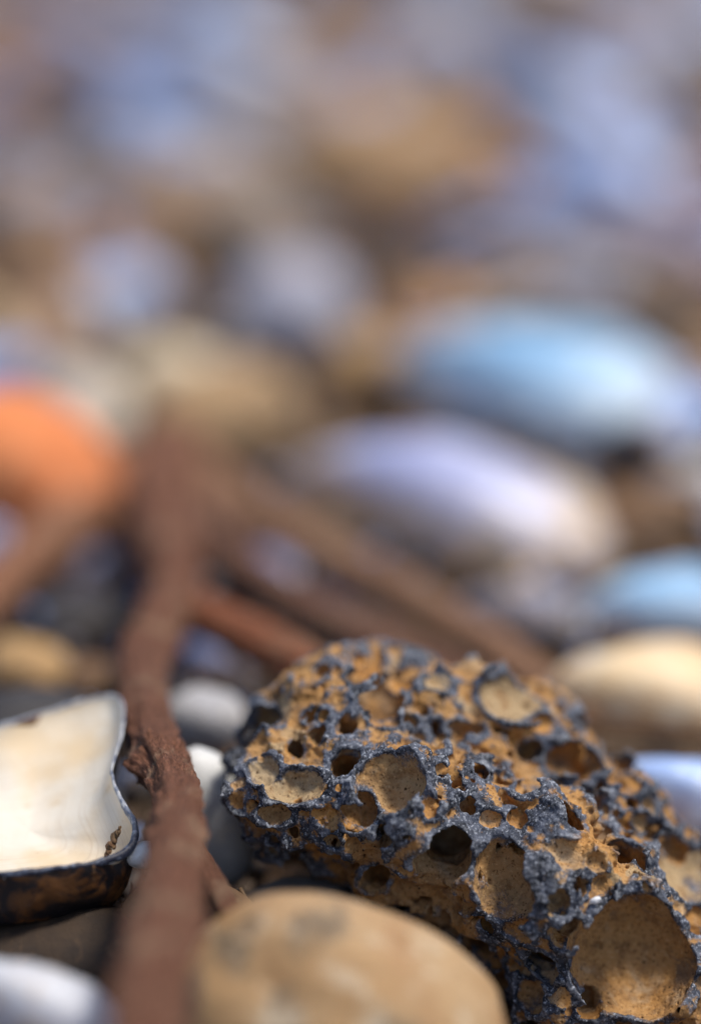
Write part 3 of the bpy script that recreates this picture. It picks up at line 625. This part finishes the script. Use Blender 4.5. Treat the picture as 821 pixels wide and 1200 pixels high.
# ------------------------------------------------------------------ grit: the uncountable bits of shell and stone in between
def build_grit():
    r = np.random.default_rng(77); v0, f0 = ico(1)
    n = 6; gx, gy = np.meshgrid(np.linspace(-1, 1, n), np.linspace(-1, 1, n), indexing='ij')       # a bent shell chip with thickness
    top = np.stack([gx, gy, .35*(1-(gx**2+gy**2)/2)], -1).reshape(-1, 3); bot = top.copy(); bot[:, 2] -= .10
    ft = grid_faces(n, n, False); quad = np.vstack([ft, ft[:, ::-1]+n*n])
    bd = [i*n for i in range(n)]+[(n-1)*n+j for j in range(1, n)]+[i*n+n-1 for i in range(n-2, -1, -1)]+[j for j in range(n-2, 0, -1)]
    quad = np.vstack([quad, [[a, b, b+n*n, a+n*n] for a, b in zip(bd, bd[1:]+bd[:1])]])
    chip_f = np.vstack([quad[:, [0, 1, 2]], quad[:, [0, 2, 3]]]); chip_v = np.vstack([top, bot])
    pal = np.array([(.34, .21, .11), (.24, .14, .08), (.13, .08, .05), (.46, .32, .18), (.36, .34, .38), (.20, .31, .60), (.42, .56, .88), (.72, .70, .68), (.06, .05, .05), (.42, .22, .09), (.46, .42, .58)])
    w = np.array([3.5, 5, 5, 3, 1.6, 2.6, 3.2, 2.2, 4.5, 4.5, 1.3]); w = w/w.sum()
    V, F, COL = [], [], []; off = 0
    def put(v, f, pos, c):
        nonlocal off
        V.append(v+pos); F.append(f+off); off += len(v); COL.append(np.repeat(c[None]*(.75+.5*r.random()), len(v), 0))
    for k in range(19000):
        y = .10+(r.random()**1.35)*2.3; x = (r.random()*2-1)*(.20+.30*y)
        if -.030 < x < .050 and .31 < y < .40: continue
        u = r.random(); c = pal[r.choice(len(pal), p=w)]
        if u < .32 and (y > .60 or (y > .47 and abs(x) > .06)):
            s = .007+.011*r.random()**1.5; v = chip_v*np.array([1, .45+.4*r.random(), 1])*s
            v = v+np.stack([vnoise(v, 1.3/s, k)*.35, vnoise(v, 1.3/s, k+7)*.35, vnoise(v, 1/s, k+3)*.15], -1)*s
            R = rotm(r.normal()*.45+(math.pi if r.random() < .3 else 0), r.normal()*.45, r.random()*6.28); put(v@R.T, chip_f, np.array([x, y, .004+.006*r.random()]), c)
        else:
            c = c*.65+.35*c.mean()*.8 if c[2] > c[0] else c
            s = (.008+.008*r.random()) if u > .93 and y > .5 else (.0025+.006*r.random()**2)
            v = v0*(1+.25*r.normal(size=(len(v0), 1)).clip(-1, 1))*np.array([1, .75, .35+.3*r.random()])*s*.5
            R = rotm(r.normal()*.35, r.normal()*.35, r.random()*6.28); put(v@R.T, f0, np.array([x, y, .002+.006*r.random()]), c)
    for k in range(2200):                                    # small bits round root and rock, coloured dark to stand for the gap's shade
        x, y = -.115+.12*r.random(), .30+.17*r.random(); s = .002+.005*r.random()**2; v = v0*(1+.25*r.normal(size=(len(v0), 1)).clip(-1, 1))*np.array([1, .75, .5])*s*.5
        put(v@rotm(r.normal()*.5, r.normal()*.5, r.random()*6.28).T, f0, np.array([x, y, .001+.009*r.random()]), pal[r.choice([1, 2, 2, 8, 8, 5, 4, 0])]*.8)
    for k in range(700):                                     # crumbs caught between the shell, the root and the pebble
        p = P(120+r.random()*170, 1010+r.random()*140, .362+.010*r.random()); s = .0004+.0018*r.random()**3
        v = v0*(1+.3*r.normal(size=(len(v0), 1)).clip(-1, 1))*np.array([1.6, .7, .35])*s*.5; put(v@rotm(r.random()*3, r.random()*3, r.random()*3).T, f0, p-np.array([0, 0, .004]), pal[r.choice([0, 1, 1, 2, 2, 2, 8])]*.7)
    t = NT('shell_grit', .6, .45); a = t.attr('tint', 'Color'); c = t.mix(t.math('MULTIPLY', t.ramp(t.noise(420, 4, .7), .48, .7), .5), a, (.12, .09, .07)); t.col(c); t.bump(t.noise(700, 4), .0004, .6)
    o = link('grit', mesh_np('grit', np.vstack(V), np.vstack(F), {'tint': np.vstack(COL)}), t.m)
    tag(o, 'mixed grit of broken shell and small stones covering the beach', None, kind='stuff')
build_grit()
